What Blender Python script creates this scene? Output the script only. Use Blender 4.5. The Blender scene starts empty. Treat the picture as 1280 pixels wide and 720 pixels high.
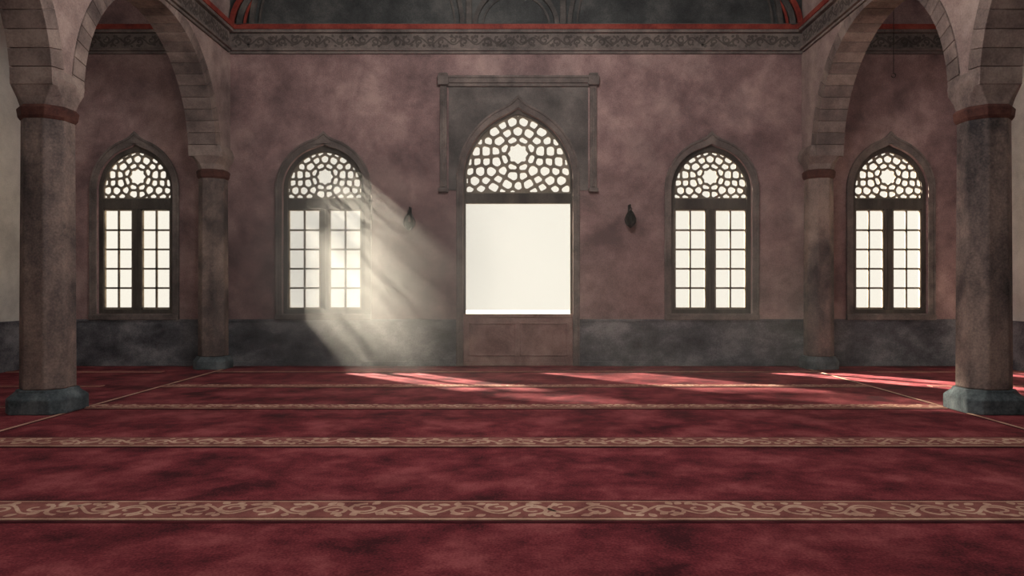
import bpy, bmesh, math, random
from mathutils import Vector, Matrix
random.seed(7)
sc = bpy.context.scene
sc.view_settings.view_transform = 'Standard'
F = 900.0; D0 = 14.8; EYE = 1.6; VX = 645.0; VY = 360.0
def PX(px, d=D0): return (px-VX)/F*d
def PZ(py, d=D0): return EYE+(VY-py)/F*d
def lin(c):
    r = []
    for v in c:
        v = v/255.0
        r.append(v/12.92 if v <= 0.04045 else ((v+0.055)/1.055)**2.4)
    return (r[0], r[1], r[2], 1.0)

# ---------------------------------------------------------------- materials
def mat(name, dark, mid, light, scale=1.2, stretch=(1, 1, 1), rough=0.9, bump=0.15, fine=40, fineamt=0.25, metal=0.0, pos=(0.34, 0.5, 0.66), stain=0.0, stain_scale=.45, staincol=(.42, .43, .46, 1)):
    m = bpy.data.materials.new(name); m.use_nodes = True
    nt = m.node_tree; N = nt.nodes; L = nt.links
    b = N['Principled BSDF']
    b.inputs['Roughness'].default_value = rough
    b.inputs['Metallic'].default_value = metal
    b.inputs['Specular IOR Level'].default_value = 0.2
    tc = N.new('ShaderNodeTexCoord'); mp = N.new('ShaderNodeMapping')
    mp.inputs['Scale'].default_value = stretch
    L.new(tc.outputs['Object'], mp.inputs['Vector'])
    n1 = N.new('ShaderNodeTexNoise'); n1.inputs['Scale'].default_value = scale
    n1.inputs['Detail'].default_value = 8; n1.inputs['Roughness'].default_value = 0.66
    n1.inputs['Distortion'].default_value = 0.12
    L.new(mp.outputs[0], n1.inputs['Vector'])
    n2 = N.new('ShaderNodeTexNoise'); n2.inputs['Scale'].default_value = fine
    n2.inputs['Detail'].default_value = 3
    L.new(tc.outputs['Object'], n2.inputs['Vector'])
    ma = N.new('ShaderNodeMath'); ma.operation = 'MULTIPLY_ADD'
    ma.inputs[1].default_value = fineamt; 
    L.new(n2.outputs['Fac'], ma.inputs[0]); L.new(n1.outputs['Fac'], ma.inputs[2])
    sb = N.new('ShaderNodeMath'); sb.operation = 'SUBTRACT'; sb.inputs[1].default_value = fineamt*0.5
    L.new(ma.outputs[0], sb.inputs[0])
    cr = N.new('ShaderNodeValToRGB'); e = cr.color_ramp.elements
    e[0].position = pos[0]; e[0].color = lin(dark)
    e[1].position = pos[2]; e[1].color = lin(light)
    k = e.new(pos[1]); k.color = lin(mid)
    L.new(sb.outputs[0], cr.inputs[0]); col = cr.outputs[0]
    if stain:
        n3 = N.new('ShaderNodeTexNoise'); n3.inputs['Scale'].default_value = stain_scale; n3.inputs['Detail'].default_value = 6
        n3.inputs['Roughness'].default_value = .7; n3.inputs['Distortion'].default_value = .3
        L.new(tc.outputs['Object'], n3.inputs['Vector'])
        r3 = N.new('ShaderNodeMapRange'); r3.inputs['From Min'].default_value = .47; r3.inputs['From Max'].default_value = .66
        r3.inputs['To Max'].default_value = stain
        L.new(n3.outputs['Fac'], r3.inputs['Value'])
        mx = N.new('ShaderNodeMix'); mx.data_type = 'RGBA'; mx.blend_type = 'MULTIPLY'
        L.new(r3.outputs[0], mx.inputs[0]); L.new(col, mx.inputs[6]); mx.inputs[7].default_value = staincol
        col = mx.outputs[2]
    L.new(col, b.inputs['Base Color'])
    bp = N.new('ShaderNodeBump'); bp.inputs['Strength'].default_value = bump; bp.inputs['Distance'].default_value = 0.02
    L.new(sb.outputs[0], bp.inputs['Height']); L.new(bp.outputs[0], b.inputs['Normal'])
    return m

M_wall = mat('plaster_mauve', (108, 87, 88), (150, 122, 121), (188, 159, 154), 0.9, stain=.68)
M_wallside = mat('plaster_grey', (190, 187, 180), (214, 210, 202), (230, 226, 218), 0.9, stain=.3)
M_nave = mat('plaster_nave', (108, 93, 91), (150, 130, 126), (180, 160, 153), 1.1, stain=.55)
M_vous = mat('stone_voussoir', (94, 82, 80), (132, 116, 111), (162, 146, 138), 1.6, stain=.6, stain_scale=.8)
M_vous2 = mat('stone_voussoir_dark', (84, 73, 72), (118, 104, 100), (148, 132, 126), 1.6, stain=.6, stain_scale=.8)
M_dado = mat('dado_stone', (56, 56, 61), (98, 98, 104), (144, 143, 146), 1.2, (1, 1, 1.4), stain=.5, stain_scale=.8)
M_trim = mat('trim_stone', (82, 75, 73), (112, 102, 99), (138, 126, 120), 2.0)
M_grey = mat('spandrel_grey', (78, 74, 73), (104, 98, 96), (130, 123, 119), 1.4, stain=.4)
M_wood = mat('window_wood', (58, 53, 50), (80, 74, 69), (102, 95, 88), 3.0, (1, 1, .3), rough=.7)
M_lat = mat('lattice_plaster', (104, 97, 87), (132, 123, 110), (156, 147, 133), 3.0)
M_door = mat('door_panel_wood', (112, 86, 84), (142, 113, 109), (166, 138, 130), 2.2)
M_carpet = mat('carpet_red', (62, 17, 26), (114, 42, 51), (152, 78, 82), 1.6, rough=1.0, bump=.3, fine=60, fineamt=.35, pos=(.35, .5, .67), stain=.42, stain_scale=.7, staincol=(.48, .4, .42, 1))
M_band = mat('carpet_band', (104, 56, 56), (132, 78, 74), (154, 98, 90), 3, rough=1.0, fine=90)
M_cream = mat('carpet_cream', (156, 116, 102), (186, 148, 130), (206, 174, 154), 3, rough=1.0, fine=90)
M_cdark = mat('carpet_dark_line', (50, 15, 22), (68, 22, 29), (88, 34, 40), 3, rough=1.0, fine=90)
M_shaft = mat('column_stone', (66, 62, 64), (120, 106, 102), (164, 144, 134), 1.3, (1, 1, .5), stain=.9, stain_scale=.9, staincol=(.28, .3, .34, 1))
M_base = mat('column_base_stone', (52, 59, 64), (82, 91, 96), (112, 121, 125), 3.0)
M_red = mat('painted_red', (108, 42, 37), (136, 57, 48), (152, 76, 64), 2.5)
M_neck = mat('necking_brown', (56, 37, 35), (84, 53, 48), (104, 70, 62), 3)
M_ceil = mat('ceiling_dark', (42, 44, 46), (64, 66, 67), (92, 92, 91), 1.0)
M_rib = mat('ceiling_rib', (60, 58, 58), (84, 80, 78), (106, 100, 96), 2.0)
M_iron = mat('dark_iron', (22, 20, 20), (34, 31, 30), (52, 46, 44), 6, rough=.5, metal=.6)
M_ext = mat('outside_paving', (150, 140, 126), (170, 162, 148), (190, 182, 168), 1)
M_bark = mat('bark', (70, 58, 46), (98, 84, 68), (128, 114, 96), 4)
M_leaf = mat('foliage', (48, 66, 34), (70, 92, 48), (98, 120, 66), 4)
M_scr = mat('scroll_stone', (60, 54, 52), (80, 72, 69), (98, 90, 85), 2.0)

# ---------------------------------------------------------------- helpers
def link(o): sc.collection.objects.link(o); return o
def mesh_obj(name, verts, faces, m, smooth=False, bevel=0):
    me = bpy.data.meshes.new(name); me.from_pydata(verts, [], faces)
    bm = bmesh.new(); bm.from_mesh(me); bmesh.ops.recalc_face_normals(bm, faces=bm.faces); bm.to_mesh(me); bm.free()
    me.materials.append(m)
    if smooth:
        for p in me.polygons: p.use_smooth = True
    o = link(bpy.data.objects.new(name, me))
    if bevel:
        b = o.modifiers.new('bev', 'BEVEL'); b.width = bevel; b.segments = 2; b.limit_method = 'ANGLE'
    return o
def empty(name, loc):
    e = bpy.data.objects.new(name, None); e.location = loc; e.empty_display_size = .2
    return link(e)
def par(e, *objs):
    for o in objs:
        o.parent = e; o.matrix_parent_inverse = Matrix.Translation(-Vector(e.location))
def plate(name, outer, holes, c, th, m, axis='Y', bevel=0):
    cu = bpy.data.curves.new(name, 'CURVE'); cu.dimensions = '2D'; cu.fill_mode = 'BOTH'; cu.extrude = th/2
    for pts in [outer]+list(holes):
        s = cu.splines.new('POLY'); s.points.add(len(pts)-1); s.use_cyclic_u = True
        for i, p in enumerate(pts): s.points[i].co = (p[0], p[1], 0, 1)
    t = link(bpy.data.objects.new(name+'_tmp', cu))
    bpy.context.view_layer.update()
    me = bpy.data.meshes.new_from_object(t.evaluated_get(bpy.context.evaluated_depsgraph_get()))
    bpy.data.objects.remove(t)
    for v in me.vertices:
        x, y, z = v.co
        v.co = (x, c+z, y) if axis == 'Y' else (c+z, x, y)
    bm = bmesh.new(); bm.from_mesh(me)
    bmesh.ops.remove_doubles(bm, verts=bm.verts, dist=1e-5)
    bmesh.ops.recalc_face_normals(bm, faces=bm.faces); bm.to_mesh(me); bm.free()
    me.name = name; me.materials.clear(); me.materials.append(m)
    o = link(bpy.data.objects.new(name, me))
    if bevel:
        b = o.modifiers.new('bev', 'BEVEL'); b.width = bevel; b.segments = 2; b.limit_method = 'ANGLE'
    return o
def rect(x0, z0, x1, z1): return [(x0, z0), (x1, z0), (x1, z1), (x0, z1)]
def boxes(name, lst, m, bevel=0):
    V = []; Fc = []
    for (x0, y0, z0, x1, y1, z1) in lst:
        b = len(V)
        V += [(x0, y0, z0), (x1, y0, z0), (x1, y1, z0), (x0, y1, z0), (x0, y0, z1), (x1, y0, z1), (x1, y1, z1), (x0, y1, z1)]
        Fc += [[b+i for i in f] for f in ((0, 3, 2, 1), (4, 5, 6, 7), (0, 1, 5, 4), (1, 2, 6, 5), (2, 3, 7, 6), (3, 0, 4, 7))]
    return mesh_obj(name, V, Fc, m, bevel=bevel)
def arc_half(w, rise, n=14):
    """right half from spring (w,0) to apex (0,rise) of a pointed arch"""
    c = max((rise*rise-w*w)/(2*w), 0.0); R = w+c
    if c <= 0: R = w
    a1 = math.atan2(rise, c)
    return [(-c+R*math.cos(a1*i/n), R*math.sin(a1*i/n)) for i in range(n+1)]
def arch_pts(cx, z0, zs, w, rise, n=14, tip=0):
    h = arc_half(w, rise, n)
    if tip: h = [(x, z+tip*max(0, 1-abs(x)/(w*.22))**2) for x, z in h]
    pts = [(cx-w, z0), (cx+w, z0)]
    if zs > z0+1e-4: pts += [(cx+x, zs+z) for x, z in h]
    else: pts += [(cx+x, zs+z) for x, z in h[1:]]
    pts += [(cx-x, zs+z) for x, z in reversed(h[:-1])]
    if zs <= z0+1e-4: pts.pop()
    return pts

def clip(poly, nx, ny, d):
    out = []
    for i in range(len(poly)):
        a = poly[i]; b = poly[(i+1) % len(poly)]
        da = a[0]*nx+a[1]*ny-d; db = b[0]*nx+b[1]*ny-d
        if da <= 0: out.append(a)
        if (da < 0 and db > 0) or (da > 0 and db < 0):
            t = da/(da-db); out.append((a[0]+t*(b[0]-a[0]), a[1]+t*(b[1]-a[1])))
    return out
def lattice(name, region, cx, cz, s, yc, th, bar, m):
    """pierced screen: power-diagram cells around a rosette, each cell is a ring with a rounded hole"""
    seeds = [(cx, cz, (s*1.0)**2)]
    counts = [8, 13, 19, 25, 31, 37, 43, 49]
    rad = 1.32
    for k, n in enumerate(counts):
        for i in range(n):
            a = math.pi/2+2*math.pi*(i+(.5 if k % 2 == 0 else 0))/n
            r = s*rad
            wgt = (s*.25)**2*(1 if (i % 2 == 0) else -.8)*(1 if k else 0)
            seeds.append((cx+r*math.cos(a), cz+r*math.sin(a), wgt))
        rad += .93
    xs = [p[0] for p in region]; zs = [p[1] for p in region]
    V = []; Fc = []
    for i, (ax, az, aw) in enumerate(seeds):
        if ax < min(xs)-s or ax > max(xs)+s or az < min(zs)-s or az > max(zs)+s: continue
        poly = list(region)
        for j, (bx, bz, bw) in enumerate(seeds):
            if i == j: continue
            nx, nz = bx-ax, bz-az
            if nx*nx+nz*nz > (3.2*s)**2: continue
            d = (bx*bx+bz*bz-bw-(ax*ax+az*az-aw))/2
            poly = clip(poly, nx, nz, d)
            if len(poly) < 3: break
        if len(poly) < 3: continue
        A = 0; gx = gz = 0
        for k in range(len(poly)):
            p, q = poly[k], poly[(k+1) % len(poly)]; cr = p[0]*q[1]-q[0]*p[1]
            A += cr; gx += (p[0]+q[0])*cr; gz += (p[1]+q[1])*cr
        if abs(A) < 1e-6: continue
        gx /= 3*A; gz /= 3*A; A = abs(A)/2
        edges = []
        for k in range(len(poly)):
            p, q = poly[k], poly[(k+1) % len(poly)]
            ex, ez = q[0]-p[0], q[1]-p[1]; l = math.hypot(ex, ez)
            if l < 1e-6: continue
            nx, nz = ez/l, -ex/l; d = (p[0]-gx)*nx+(p[1]-gz)*nz
            if d < 0: nx, nz, d = -nx, -nz, -d
            edges.append((nx, nz, d))
        angs = [2*math.pi*k/28 for k in range(28)]+[math.atan2(p[1]-gz, p[0]-gx) % (2*math.pi) for p in poly]
        angs = sorted(set(round(a, 4) for a in angs))
        def rr(a, t):
            c, s_ = math.cos(a), math.sin(a); best = 9
            for nx, nz, d in edges:
                k = nx*c+nz*s_
                if k > 1e-4: best = min(best, (d-t)/k)
            return best
        ro = [rr(a, 0) for a in angs]
        solid = min(e[2] for e in edges) < bar*1.15 or A < (s*.42)**2
        b = len(V); n = len(angs)
        if solid:
            for y in (yc-th/2, yc+th/2):
                for a, r in zip(angs, ro): V.append((gx+r*math.cos(a), y, gz+r*math.sin(a)))
            Fc.append([b+k for k in range(n)]); Fc.append([b+n+k for k in range(n)])
            continue
        def rs(a):
            return sum(max(rr(a+o, bar), .004)*w for o, w in ((-.34, 1), (-.17, 1.5), (0, 2), (.17, 1.5), (.34, 1)))/7
        ri = [min(rs(a), rr(a, bar*.6)) for a in angs]
        if i == 0: ri = [r*(1+.10*math.cos(8*a)) for r, a in zip(ri, angs)]
        for y in (yc-th/2, yc+th/2):
            for a, r in zip(angs, ro): V.append((gx+r*math.cos(a), y, gz+r*math.sin(a)))
            for a, r in zip(angs, ri): V.append((gx+r*math.cos(a), y, gz+r*math.sin(a)))
        for k in range(n):
            k2 = (k+1) % n
            Fc.append([b+k, b+k2, b+n+k2, b+n+k])
            Fc.append([b+2*n+k, b+2*n+k2, b+3*n+k2, b+3*n+k])
            Fc.append([b+n+k, b+n+k2, b+3*n+k2, b+3*n+k])
    return mesh_obj(name, V, Fc, m)

def ribbons(name, lines, w, mapf, m):
    # mapf(u, v, h): h is a tiny per-strand lift so crossings never coincide
    V = []; Fc = []
    for li, ln in enumerate(lines):
        n = len(ln); b = len(V); h = (li % 9)*.0003
        for i, p in enumerate(ln):
            a = ln[max(i-1, 0)]; c = ln[min(i+1, n-1)]
            dx, dy = c[0]-a[0], c[1]-a[1]; l = math.hypot(dx, dy) or 1
            ww = w*(p[2] if len(p) > 2 else 1)/2
            V.append(mapf(p[0]-dy/l*ww, p[1]+dx/l*ww, h)); V.append(mapf(p[0]+dy/l*ww, p[1]-dx/l*ww, h))
        for i in range(n-1): Fc.append([b+2*i, b+2*i+1, b+2*i+3, b+2*i+2])
    return mesh_obj(name, V, Fc, m)
def scroll(u0, u1, half, period):
    lines = []; n = int((u1-u0)/period)
    per = (u1-u0)/n
    main = []
    for i in range(n*16+1):
        u = u0+per*i/16; main.append((u, half*.55*math.sin(2*math.pi*i/16), .8))
    lines.append(main)
    for k in range(2*n):
        s = 1 if k % 2 == 0 else -1
        uc = u0+per*(k/2+.25)+random.uniform(-.04, .04)*per
        vc = -s*half*.12
        sp = []
        turns = random.uniform(.9, 1.3); R = half*random.uniform(.5, .66); fl = random.choice((1, -1))
        for i in range(17):
            t = i/16; a = s*math.pi/2*-1+fl*turns*2*math.pi*t
            r = R*(1-.72*t)
            sp.append((uc+r*math.cos(a)*1.15, vc+r*math.sin(a), 1.0-.3*t))
        lines.append(sp)
        for q in range(4):
            ua = uc+random.uniform(-.26, .26)*per; va = random.choice((1, -1))*half*random.uniform(.5, .85)
            an = random.uniform(0, 3.14); ll = half*random.uniform(.35, .6)
            lf = []
            for i in range(6):
                t = i/5; 
                lf.append((ua+math.cos(an)*(t-.5)*ll, max(-half*.95, min(half*.95, va+math.sin(an)*(t-.5)*ll)), .15+1.6*math.sin(math.pi*t)))
            lines.append(lf)
    return lines

# ---------------------------------------------------------------- room shell
XW = 9.75; YB = -4.5; H = 9.2; XN = 5.87; TW = .5
floor = boxes('floor', [(-XW-.3, YB-.3, -.2, XW+.3, D0+.3, 0)], M_carpet)
boxes('ceiling', [(-XW-.3, YB-.3, H, XW+.3, D0+.3, H+.2)], M_ceil)

wins = []
for a, b in ((121, 216), (353, 456), (839, 940), (1066, 1160)):
    wins.append(((PX(a)+PX(b))/2, (PX(b)-PX(a))/2))
ZS_W = PZ(237); SILL = PZ(392); APEX = PZ(183)
holes = [arch_pts(cx, SILL, ZS_W, w, APEX-ZS_W, tip=.05) for cx, w in wins]
DCX = PX(647.5); DW = PX(716)-DCX; ZS_D = PZ(224); DAP = PZ(139)
doorhole = arch_pts(DCX, 0.0, ZS_D, DW, DAP-ZS_D, tip=.07)
outer = [(-XW-.3, 0)]+[doorhole[0]]+list(reversed(doorhole[2:]))+[doorhole[1], (XW+.3, 0), (XW+.3, H), (-XW-.3, H)]
plate('wall_north', outer, holes, D0+.13, .26, M_wall)
boxes('wall_west', [(-XW-.3, YB, 0, -XW, D0, H)], M_wallside)
boxes('wall_east', [(XW, YB, 0, XW+.3, D0, H)], M_wallside)
rh = [arch_pts(cx, 1.0, 4.2, 1.3, 1.7) for cx in (-7.9, -3.4, 0, 3.4, 7.9)]
plate('wall_south', rect(-XW-.3, 0, XW+.3, H), rh, YB-.15, .3, M_wall)

# dado
dz = PZ(399)
def dado(name, segs):
    bx = []
    for x0, x1 in segs:
        bx.append((x0, D0-.03, 0, x1, D0, dz))
        bx.append((x0, D0-.045, dz-.05, x1, D0, dz))
        bx.append((x0, D0-.05, 0, x1, D0, .10))
    return boxes(name, bx, M_dado, bevel=.006)
dado('baseboard_north', [(-XW, PX(571)), (PX(724), XW)])
boxes('baseboard_west', [(-XW, YB, 0, -XW+.03, D0-.05, dz), (-XW, YB, dz-.05, -XW+.045, D0-.05, dz)], M_dado)
boxes('baseboard_east', [(XW-.03, YB, 0, XW, D0-.05, dz), (XW-.045, YB, dz-.05, XW, D0-.05, dz)], M_dado)

# ---------------------------------------------------------------- windows
for i, (cx, w) in enumerate(wins):
    e = empty('window_%d' % (i+1), (cx, D0+.1, SILL))
    yf = D0+.12
    t = .085
    o1 = plate('surround', arch_pts(cx, SILL-.10, ZS_W, w+.11, APEX-ZS_W+.15, tip=.1), [arch_pts(cx, SILL, ZS_W, w, APEX-ZS_W, tip=.05)], D0-.012, .03, M_trim, bevel=.008)
    o1b = plate('surround_outer_bead', arch_pts(cx, SILL-.13, ZS_W, w+.14, APEX-ZS_W+.19, tip=.12), [arch_pts(cx, SILL-.09, ZS_W, w+.10, APEX-ZS_W+.14, tip=.1)], D0-.022, .05, M_trim, bevel=.008)
    ia = arch_pts(cx, SILL+t, ZS_W, w-t, APEX-ZS_W-t*1.1)
    o2 = plate('frame', arch_pts(cx, SILL, ZS_W, w, APEX-ZS_W, tip=.05), [ia], yf, .10, M_wood, bevel=.006)
    zt = PZ(248)
    zg = PZ(261)
    xi0, xi1 = cx-w+t, cx+w-t
    bx = [(xi0, yf-.05, zg, xi1, yf+.05, zt)]
    bx.append((cx-.085, yf-.045, SILL+t, cx+.085, yf+.045, zg))
    bx.append((cx-.02, yf-.065, SILL+t, cx+.02, yf+.045, zg))
    o3 = boxes('transom_and_stile', bx, M_wood, bevel=.005)
    mb = []
    for a, b in ((xi0, cx-.085), (cx+.085, xi1)):
        mb += [(a, yf-.03, SILL+t, a+.03, yf+.03, zg), (b-.03, yf-.03, SILL+t, b, yf+.03, zg)]
        mb += [(a, yf-.03, SILL+t, b, yf+.03, SILL+t+.04), (a, yf-.03, zg-.03, b, yf+.03, zg)]
        mx = (a+b)/2
        mb.append((mx-.019, yf-.015, SILL+t, mx+.019, yf+.015, zg))
        for k in range(1, 5):
            z = SILL+t+.04+(zg-.03-SILL-t-.04)*k/5
            mb.append((a, yf-.015, z-.019, b, yf+.015, z+.019))
    o4 = boxes('casement_muntins', mb, M_lat)
    reg = arch_pts(cx, zt, ZS_W, w-t+.01, APEX-ZS_W-t*1.1+.01)
    o5 = lattice('pierced_lattice', reg, cx, PZ(220), .165, yf, .03, .025, M_lat)
    o6 = boxes('sill', [(cx-w-.14, D0-.07, SILL-.13, cx+w+.14, D0+.02, SILL-.02)], M_trim, bevel=.01)
    par(e, o1, o1b, o2, o3, o4, o5, o6)

# ---------------------------------------------------------------- door
e = empty('door_1', (DCX, D0, 0)); yf = D0+.12
t = .045
P = []
P.append(plate('surround', [(DCX-DW-.10, 0)]+list(reversed(arch_pts(DCX, 0, ZS_D, DW+.10, DAP-ZS_D+.13, tip=.12)[2:]))+[(DCX+DW+.10, 0), (DCX+DW, 0)]+arch_pts(DCX, 0, ZS_D, DW, DAP-ZS_D, tip=.07)[2:]+[(DCX-DW, 0)], [], D0-.02, .05, M_trim, bevel=.008))
A1 = arch_pts(DCX, 0, ZS_D, DW+.14, DAP-ZS_D+.18, tip=.15); A2 = arch_pts(DCX, 0, ZS_D, DW+.095, DAP-ZS_D+.125, tip=.12)
P.append(plate('surround_bead', [A1[0]]+list(reversed(A1[2:]))+[A1[1], A2[1]]+A2[2:]+[A2[0]], [], D0-.035, .07, M_trim, bevel=.01))
ia = arch_pts(DCX, PZ(394), ZS_D, DW-t, DAP-ZS_D-t*1.1)
P.append(plate('frame', arch_pts(DCX, 0, ZS_D, DW, DAP-ZS_D, tip=.07), [ia], yf, .10, M_wood, bevel=.006))
P.append(boxes('transom', [(DCX-DW+t, yf-.06, PZ(254), DCX+DW-t, yf+.05, PZ(241))], M_wood, bevel=.01))
P.append(lattice('pierced_lattice', arch_pts(DCX, PZ(241), ZS_D, DW-t+.01, DAP-ZS_D-t*1.1+.01), DCX, PZ(191), .21, yf, .04, .031, M_lat))
zb = PZ(393)
P.append(boxes('kick_panel', [(DCX-DW, D0+.02, 0.0, DCX+DW, D0+.10, zb)], M_door, bevel=.008))
fr = []
for a, b in ((DCX-DW+.10, DCX-.04), (DCX+.04, DCX+DW-.10)):
    z0, z1 = .2, zb-.17
    for (x0, x1, za, zc) in ((a, b, z0, z0+.035), (a, b, z1-.035, z1), (a, a+.035, z0, z1), (b-.035, b, z0, z1)):
        fr.append((x0, D0, za, x1, D0+.03, zc))
fr.append((DCX-DW, D0-.01, zb-.05, DCX+DW, D0+.03, zb+.01)); fr.append((DCX-DW, D0, 0.0, DCX+DW, D0+.03, .06))
P.append(boxes('panel_mouldings', fr, M_door, bevel=.008))
par(e, *P)

# alfiz (rectangular frame over the door)
e = empty('trim_1', (DCX, D0, PZ(170)))
P = []
xa, xb = PX(549), PX(747); zt = PZ(96); zl = PZ(238)
A1 = [p for p in arch_pts(DCX, zl, ZS_D, DW+.12, DAP-ZS_D+.15, tip=.14)]
spo = [(PX(561), zl)]+[A1[0]]+list(reversed(A1[2:]))+[A1[1], (PX(735), zl), (PX(735), PZ(107)), (PX(561), PZ(107))]
P.append(plate('spandrel_panel', spo, [], D0-.008, .02, M_grey))
bx = [(xa+.02, D0-.10, PZ(105), xb-.02, D0, PZ(98)), (xa-.02, D0-.13, PZ(99), xb+.02, D0, PZ(96)), (xa+.05, D0-.07, PZ(109), xb-.05, D0, PZ(105))]
for s0, s1 in ((xa, PX(560)), (PX(736), xb)):
    bx += [(s0+.02, D0-.06, zl, s1-.02, D0, PZ(105)), (s0+.06, D0-.085, zl+.06, s1-.06, D0, PZ(111)),
           (s0-.01, D0-.10, zl-.04, s1+.01, D0, zl+.04), (s0-.02, D0-.15, PZ(108), s1+.02, D0, PZ(96)), (s0+.0, D0-.14, PZ(96), s1-.0, D0, PZ(93))]
P.append(boxes('moulded_frame', bx, M_trim, bevel=.012))
par(e, *P)

# ---------------------------------------------------------------- cornice
zc0, zc1, zr = PZ(68), PZ(39), PZ(34)
def cornice(name, a0, a1, side, mapb):
    bx = [mapb(a0, a1, .05, zc0, zc0+.05), mapb(a0, a1, .10, zc0+.05, zc0+.10), mapb(a0, a1, .04, zc0+.10, zc1-.06), mapb(a0, a1, .12, zc1-.06, zc1)]
    o = boxes(name, bx, M_trim, bevel=.008)
    r = boxes('painted_fillet', [mapb(a0, a1, .14, zc1, zr+.02)], M_red, bevel=.008)
    return o, r
hm = (zc0+.10+zc1-.06)/2; hh = (zc1-.06-zc0-.10)/2
k = 2
for (a0, a1) in ((-XW, -XN-TW), (-XN, XN), (XN+TW, XW)):
    e = empty('trim_%d' % k, ((a0+a1)/2, D0, zc0)); k += 1
    o, r = cornice('moulding', a0, a1, 1, lambda u0, u1, d, z0, z1: (u0, D0-d, z0, u1, D0, z1))
    s = ribbons('scroll_relief', scroll(a0+.05, a1-.05, hh*.8, .45), .04, lambda u, v, h: (u, D0-.044-h, hm+v), M_scr)
    par(e, o, r, s)
for sgn in (-1, 1):
    e = empty('trim_%d' % k, (sgn*XN, 5, zc0)); k += 1
    def mb(u0, u1, d, z0, z1):
        x0, x1 = sorted((sgn*XN, sgn*(XN-d))); return (x0, u0, z0, x1, u1, z1)
    o, r = cornice('moulding', YB, D0-.14, 1, mb)
    s = ribbons('scroll_relief', scroll(YB, D0-.2, hh*.8, .45), .04, lambda u, v, h: (sgn*(XN-.044-h), u, hm+v), M_scr)
    par(e, o, r, s)

# lunettes above the cornice
e = empty('trim_%d' % k, (0, D0, zr)); k += 1
P = []
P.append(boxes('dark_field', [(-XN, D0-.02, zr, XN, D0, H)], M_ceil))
def arcband(cx, zc, r0, r1, th, nm, m=M_rib):
    pts = [(cx+r1*math.cos(math.pi*i/40), zc+r1*math.sin(math.pi*i/40)*.95) for i in range(41)]
    pts += [(cx+r0*math.cos(math.pi*i/40), zc+r0*math.sin(math.pi*i/40)*.95) for i in range(40, -1, -1)]
    return plate(nm, [(max(-XN, min(XN, a)), min(b, H)) for a, b in pts], [], D0-.02-th/2, th, m, bevel=.01)
for cx, r in ((-3.25, 2.2), (0, .88), (3.25, 2.2)):
    P.append(arcband(cx, zr, r-.09, r, .10, 'blind_arch'))
    P.append(arcband(cx, zr, r-.22, r-.18, .05, 'blind_arch_inner'))
# wide painted arch of the vault: red rim springing from both corners
for (ro_, ri_, m_, th_) in ((5.84, 5.76, M_red, .14), (5.70, 5.60, M_rib, .12), (5.57, 5.53, M_red, .08)):
    hz = H-zr-.05
    pts = [(ro_*math.cos(math.pi*i/48), zr+hz*(ro_/5.84)*math.sin(math.pi*i/48)) for i in range(49)]
    pts += [(ri_*math.cos(math.pi*i/48), zr+(hz*(ro_/5.84)-(ro_-ri_))*math.sin(math.pi*i/48)) for i in range(48, -1, -1)]
    P.append(plate('vault_rim', pts, [], D0-.02-th_/2, th_, m_))
P.append(boxes('pilasters', [(x-.06, D0-.12, zr, x+.06, D0, H) for x in (-.96, .96)], M_rib, bevel=.01))
P.append(boxes('base_fillet', [(-XN, D0-.10, zr, XN, D0, zr+.05)], M_rib, bevel=.01))
par(e, *P)

# ---------------------------------------------------------------- arcades
colY = [14.37, 9.42, 4.47, -.48]
ZSP = 4.17; RISE = 2.18
for sgn in (-1, 1):
    xc = sgn*(XN+TW/2)
    e = empty('arcade_wall', (xc, 6, ZSP))
    bottom = [(D0-.0, ZSP)]
    spans = []
    for i in range(3):
        y1 = colY[i]-.30; y0 = colY[i+1]+.30; spans.append((y0, y1))
    spans.append((YB+.2, colY[3]-.3))
    for y0, y1 in spans:
        cy = (y0+y1)/2; w = (y1-y0)/2; rise = RISE*(w/2.17) if w < 2 else RISE
        h = arc_half(w, max(rise, w*1.001))
        bottom += [(cy+x, ZSP+z) for x, z in h]+[(cy-x, ZSP+z) for x, z in reversed(h[:-1])]
    bottom += [(YB, ZSP), (YB, H), (D0, H)]
    P = [plate('wall_web', bottom, [], xc, TW, M_nave, axis='X')]
    for mi, mt in enumerate((M_vous, M_vous2)):
        V = []; Fc = []
        for y0, y1 in spans[:3]:
            cy = (y0+y1)/2; w = (y1-y0)/2
            hi = arc_half(w-.035, RISE-.03, 15); ho = arc_half(w+.22, RISE+.20, 15)
            for s2 in (-1, 1):
                for j in range(15):
                    if (j % 2) != mi: continue
                    def lp(a, b, t): return (a[0]+(b[0]-a[0])*t, a[1]+(b[1]-a[1])*t)
                    g = .02
                    q = [lp(hi[j], hi[j+1], g), lp(hi[j], hi[j+1], .5), lp(hi[j], hi[j+1], 1-g), lp(ho[j], ho[j+1], 1-g), lp(ho[j], ho[j+1], g)]
                    b = len(V)
                    for xx in (xc-TW/2-.02, xc+TW/2+.02):
                        for (yy, zz) in q: V.append((xx, cy+s2*yy, min(ZSP+zz, zc0-.005)))
                    Fc.append([b, b+1, b+2, b+3, b+4]); Fc.append([b+5, b+6, b+7, b+8, b+9])
                    for a in range(5): Fc.append([b+a, b+(a+1) % 5, b+5+(a+1) % 5, b+5+a])
        P.append(mesh_obj('voussoirs_%d' % mi, V, Fc, mt, bevel=.006))
    par(e, *P)

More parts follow.
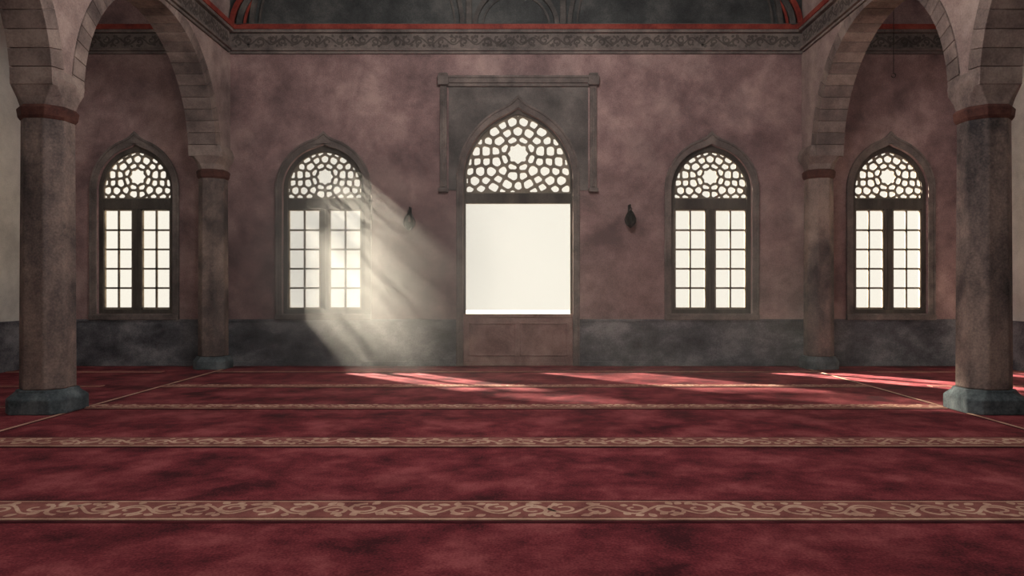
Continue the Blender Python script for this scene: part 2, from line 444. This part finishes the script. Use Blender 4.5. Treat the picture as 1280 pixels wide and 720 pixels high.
def loft(name, cx, cy, rings, m, bevel=.01):
    V = []; Fc = []
    for (z, hx, hy, c) in rings:
        for (x, y) in ((hx, -hy+c), (hx, hy-c), (hx-c, hy), (-hx+c, hy), (-hx, hy-c), (-hx, -hy+c), (-hx+c, -hy), (hx-c, -hy)):
            V.append((cx+x, cy+y, z))
    n = len(rings)
    Fc.append(list(range(8))); Fc.append([8*(n-1)+i for i in range(8)])
    for r in range(n-1):
        for i in range(8): Fc.append([8*r+i, 8*r+(i+1) % 8, 8*r+8+(i+1) % 8, 8*r+8+i])
    return mesh_obj(name, V, Fc, m, bevel=bevel)
for sgn in (-1, 1):
    for ci, cy in enumerate(colY):
        cx = sgn*(XN+TW/2) if ci else sgn*6.04
        e = empty('column', (cx, cy, 0))
        h = .262 if ci == 0 else .295; c = h*.55; hb = .325 if ci == 0 else .385
        P = []
        zb = .30 if ci else .25
        P.append(loft('plinth', cx, cy, [(0, hb, hb, .13), (zb*.62, hb, hb, .13), (zb*.9, h+.03, h+.03, c), (zb, h+.025, h+.025, c)], M_base, .015))
        P.append(loft('shaft', cx, cy, [(zb, h, h, c), (1.5, h*.99, h*.99, c), (3.78, h*.96, h*.96, c)], M_shaft, .02))
        P.append(loft('necking', cx, cy, [(3.76, h*.97, h*.97, c), (3.80, h+.012, h+.012, c), (3.90, h+.022, h+.022, c), (3.94, h*.98, h*.98, c)], M_neck, .008))
        P.append(loft('impost', cx, cy, [(3.93, h*.95, h*.95, c*.9), (4.04, h*.99, h*.99, c*.7), (4.17, .30, .325, .05), (4.27, .305, .325, .03), (4.4, .262, .30, .02)], M_vous, .012))
        par(e, *P)

# ---------------------------------------------------------------- carpet bands
bandsD = [5.16, 7.45, 9.70, 11.74, 13.75]
for i, d in enumerate(bandsD):
    hw = (.215, .20, .16, .12, .08)[i]
    e = empty('carpet_border', (0, d, 0))
    L_ = 5.72
    P = [boxes('dark_edge', [(-L_, d-hw-.05, 0, L_, d+hw+.05, .004)], M_cdark),
         boxes('cream_edge', [(-L_, d-hw, .003, L_, d+hw, .010)], M_cream),
         boxes('woven_ground', [(-L_, d-hw*.84, .007, L_, d+hw*.84, .014)], M_band)]
    if i < 4:
        P.append(ribbons('woven_scroll', scroll(-L_, L_, hw*.80, (.46, .46, .42, .36)[i]), .034, lambda u, v, h: (u, d+v, .0145+h), M_cream))
    par(e, *P)
for sgn in (-1, 1):
    x = sgn*5.76
    e = empty('carpet_border', (x, 5, 0))
    par(e, boxes('long_edge', [(x-.02, YB, 0, x+.02, D0-.1, .008)], M_cream), boxes('long_edge_dark', [(x-.05, YB, 0, x+.05, D0-.1, .004)], M_cdark))
    for d in (7.45, 9.7, 11.74, 13.75):
        a, b = sorted((sgn*6.75, sgn*9.7))
        e = empty('carpet_border', ((a+b)/2, d, 0))
        par(e, boxes('cream_edge', [(a, d-.08, 0, b, d+.08, .006)], M_cream), boxes('woven_ground', [(a, d-.065, .005, b, d+.065, .010)], M_band))

# ---------------------------------------------------------------- wall lanterns
def tube(name, pts, r, m, n=8, cyclic=False):
    cu = bpy.data.curves.new(name, 'CURVE'); cu.dimensions = '3D'; cu.bevel_depth = r; cu.bevel_resolution = 2
    s = cu.splines.new('POLY'); s.points.add(len(pts)-1); s.use_cyclic_u = cyclic
    for i, p in enumerate(pts): s.points[i].co = (*p, 1)
    t = link(bpy.data.objects.new(name+'_t', cu)); bpy.context.view_layer.update()
    me = bpy.data.meshes.new_from_object(t.evaluated_get(bpy.context.evaluated_depsgraph_get())); bpy.data.objects.remove(t)
    me.materials.clear(); me.materials.append(m); me.name = name
    for p in me.polygons: p.use_smooth = True
    return link(bpy.data.objects.new(name, me))
def lathe(name, cx, cy, prof, m, n=20):
    V = []; Fc = []
    for z, r in prof:
        for i in range(n): V.append((cx+r*math.cos(2*math.pi*i/n), cy+r*math.sin(2*math.pi*i/n), z))
    for k in range(len(prof)-1):
        for i in range(n): Fc.append([k*n+i, k*n+(i+1) % n, (k+1)*n+(i+1) % n, (k+1)*n+i])
    Fc.append(list(range(n))); Fc.append([(len(prof)-1)*n+i for i in range(n)])
    return mesh_obj(name, V, Fc, m, smooth=True)
for px, py, solid in ((513, 275, 0), (786.5, 272, 1)):
    x = PX(px); z = PZ(py); yl = D0-.16
    e = empty('wall_lantern', (x, D0, z)); P = []
    P.append(boxes('back_plate', [(x-.03, D0-.02, z+.12, x+.03, D0, z+.26)], M_iron, bevel=.006))
    P.append(tube('bracket', [(x, D0, z+.18), (x, D0-.05, z+.23), (x, D0-.11, z+.255), (x, yl, z+.235), (x, yl, z+.17)], .013, M_iron))
    P.append(tube('hanging_ring', [(x+.028*math.cos(a*math.pi/8), yl, z+.16+.028*math.sin(a*math.pi/8)) for a in range(16)], .010, M_iron, cyclic=True))
    prof = [(.13, .012), (.10, .045), (.03, .085), (-.05, .115), (-.12, .10), (-.17, .065), (-.20, .03)]
    for q in range(8 if solid else 6):
        a = q*math.pi/(4 if solid else 3)
        P.append(tube('cage_rib', [(x+r*math.cos(a), yl+r*math.sin(a), z+h) for h, r in prof], .009 if solid else .016, M_iron))
    P.append(lathe('cap', x, yl, [(z+.14, .008), (z+.12, .03), (z+.085, .06), (z+.075, .055)], M_iron))
    P.append(lathe('pan', x, yl, [(z-.23, .008), (z-.21, .03), (z-.175, .075), (z-.165, .07)], M_iron))
    if solid:
        P.append(lathe('body', x, yl, [(z-.17, .05), (z-.12, .075), (z-.05, .085), (z+.03, .068), (z+.08, .04)], M_iron))
    else:
        P.append(lathe('oil_cup', x, yl, [(z-.17, .03), (z-.13, .045), (z-.06, .05), (z-.055, .04)], M_iron))
    par(e, *P)

# hanging chain in the east aisle
xh, yh = PX(1117, 13.6), 13.6; zb_ = PZ(95, 13.6)
e = empty('hanging_chain', (xh, yh, zb_)); P = []
P.append(tube('chain', [(xh, yh, zb_+.05), (xh, yh, H)], .006, M_iron))
P.append(tube('hook', [(xh+.04*math.cos(a*.5), yh, zb_+.01+.04*math.sin(a*.5)) for a in range(-6, 5)], .007, M_iron))
par(e, *P)

boxes('ground_outside', [(-40, D0+.4, -.5, 40, 60, -.25)], M_ext)
# unseen tower added outside to keep the sun off the westernmost window
mx_, my_ = -15.4, 21.8
e = empty('added_shade_tower', (mx_, my_, -.25))
par(e, loft('tower', mx_, my_, [(-.25, 2.0, 2.0, .6), (2, 2.0, 2.0, .6), (2.3, 1.75, 1.75, .9), (11, 1.65, 1.65, .9)], M_vous),
    loft('balcony', mx_, my_, [(10.9, 1.6, 1.6, .9), (11.5, 2.2, 2.2, 1.1), (12.4, 2.2, 2.2, 1.1), (12.45, 1.2, 1.2, .6), (15, 1.2, 1.2, .6)], M_trim),
    loft('spire', mx_, my_, [(15, 1.4, 1.4, .75), (19.5, .06, .06, .02)], M_dado))
# unseen tree added so its airy crown dims the sun reaching the door
tx, ty, tz = -9.8, 24.4, 11.3
e = empty('added_shade_tree', (tx, ty, -.25)); P = []
P.append(lathe('trunk', tx, ty, [(-.25, .38), (.4, .26), (4, .2), (8, .15), (10.2, .09), (12.6, .03)], M_bark, 12))
rnd = random.Random(3)
for q in range(16):
    a = q*2.4; z0 = 8.6+q*.2
    ex = (tx+1.6*math.cos(a), ty+1.6*math.sin(a), z0+1.3)
    P.append(tube('branch', [(tx, ty, z0), (tx+.7*math.cos(a+.2), ty+.7*math.sin(a+.2), z0+.7), ex], .035, M_bark))
V = []; Fc = []
for q in range(480):
    while True:
        p = Vector((rnd.uniform(-1, 1), rnd.uniform(-1, 1), rnd.uniform(-1, 1)))
        if p.length < 1: break
    c = Vector((tx+p.x*2.0, ty+p.y*2.0, tz+p.z*2.4))
    u = Vector((rnd.gauss(0, 1), rnd.gauss(0, 1), rnd.gauss(0, 1))).normalized(); v = u.orthogonal().normalized()
    b = len(V)
    for (s1, s2) in ((-.15, 0), (-.05, .085), (.08, .07), (.16, 0), (.08, -.07), (-.05, -.085)): V.append(tuple(c+u*s1+v*s2))
    Fc.append(list(range(b, b+6)))
P.append(mesh_obj('leaves', V, Fc, M_leaf))
par(e, *P)

# ---------------------------------------------------------------- light
w = bpy.data.worlds.new('sky'); sc.world = w; w.use_nodes = True
bg = w.node_tree.nodes['Background']; bg.inputs[0].default_value = (1.0, .94, .81, 1); bg.inputs[1].default_value = 1.0
sd = Vector((.82, -.80, -.69)).normalized()
s = bpy.data.lights.new('sun', 'SUN'); s.energy = 52; s.angle = math.radians(2.8); s.color = (1, .88, .68)
so = link(bpy.data.objects.new('sun', s)); so.rotation_euler = sd.to_track_quat('-Z', 'Y').to_euler()
for i, (x, y, z, pw) in enumerate(((0, 3.5, 7.2, 450), (0, 8.6, 6.6, 620), (-8.2, 9.5, 6.8, 65), (8.2, 9.5, 6.8, 65))):  # added fill lamps, out of view, brightening nave and aisles; no fixtures modelled
    l = bpy.data.lights.new('fill_light', 'POINT'); l.energy = pw; l.shadow_soft_size = .8 if i < 2 else .4; l.color = (1, .94, .88)
    lo = link(bpy.data.objects.new('fill_light', l)); lo.location = (x, y, z)

# dusty air
def haze(name, bb, dens, g, falloff, base):
    o = boxes(name, [bb], M_ext)
    m = bpy.data.materials.new(name); m.use_nodes = True; nt = m.node_tree; nt.nodes.clear()
    out = nt.nodes.new('ShaderNodeOutputMaterial'); v = nt.nodes.new('ShaderNodeVolumeScatter')
    v.inputs['Color'].default_value = (.97, .965, .95, 1); v.inputs['Density'].default_value = dens; v.inputs['Anisotropy'].default_value = g
    nt.links.new(v.outputs[0], out.inputs['Volume'])
    c, r = falloff
    tc = nt.nodes.new('ShaderNodeTexCoord'); mp = nt.nodes.new('ShaderNodeMapping'); mp.vector_type = 'TEXTURE'
    mp.inputs['Location'].default_value = c; mp.inputs['Scale'].default_value = r
    gr = nt.nodes.new('ShaderNodeTexGradient'); gr.gradient_type = 'SPHERICAL'
    mu = nt.nodes.new('ShaderNodeMath'); mu.operation = 'MULTIPLY_ADD'; mu.inputs[1].default_value = dens; mu.inputs[2].default_value = base
    nt.links.new(tc.outputs['Object'], mp.inputs['Vector']); nt.links.new(mp.outputs[0], gr.inputs[0]); nt.links.new(gr.outputs['Fac'], mu.inputs[0]); nt.links.new(mu.outputs[0], v.inputs['Density'])
    o.data.materials.clear(); o.data.materials.append(m)
    return o
haze('dust_haze', (-5.6, 8.0, .02, 5.6, 14.6, 5.0), .34, .6, ((-2.9, 14.2, 2.1), (3.2, 2.6, 2.7)), .014)

# ---------------------------------------------------------------- camera
cam = bpy.data.cameras.new('camera'); co = link(bpy.data.objects.new('camera', cam))
co.location = (0, 0, EYE); co.rotation_euler = (math.radians(90), 0, 0)
cam.sensor_width = 36; cam.lens = F/1280*36; cam.shift_x = -5/1280
cam.clip_start = .05
sc.camera = co
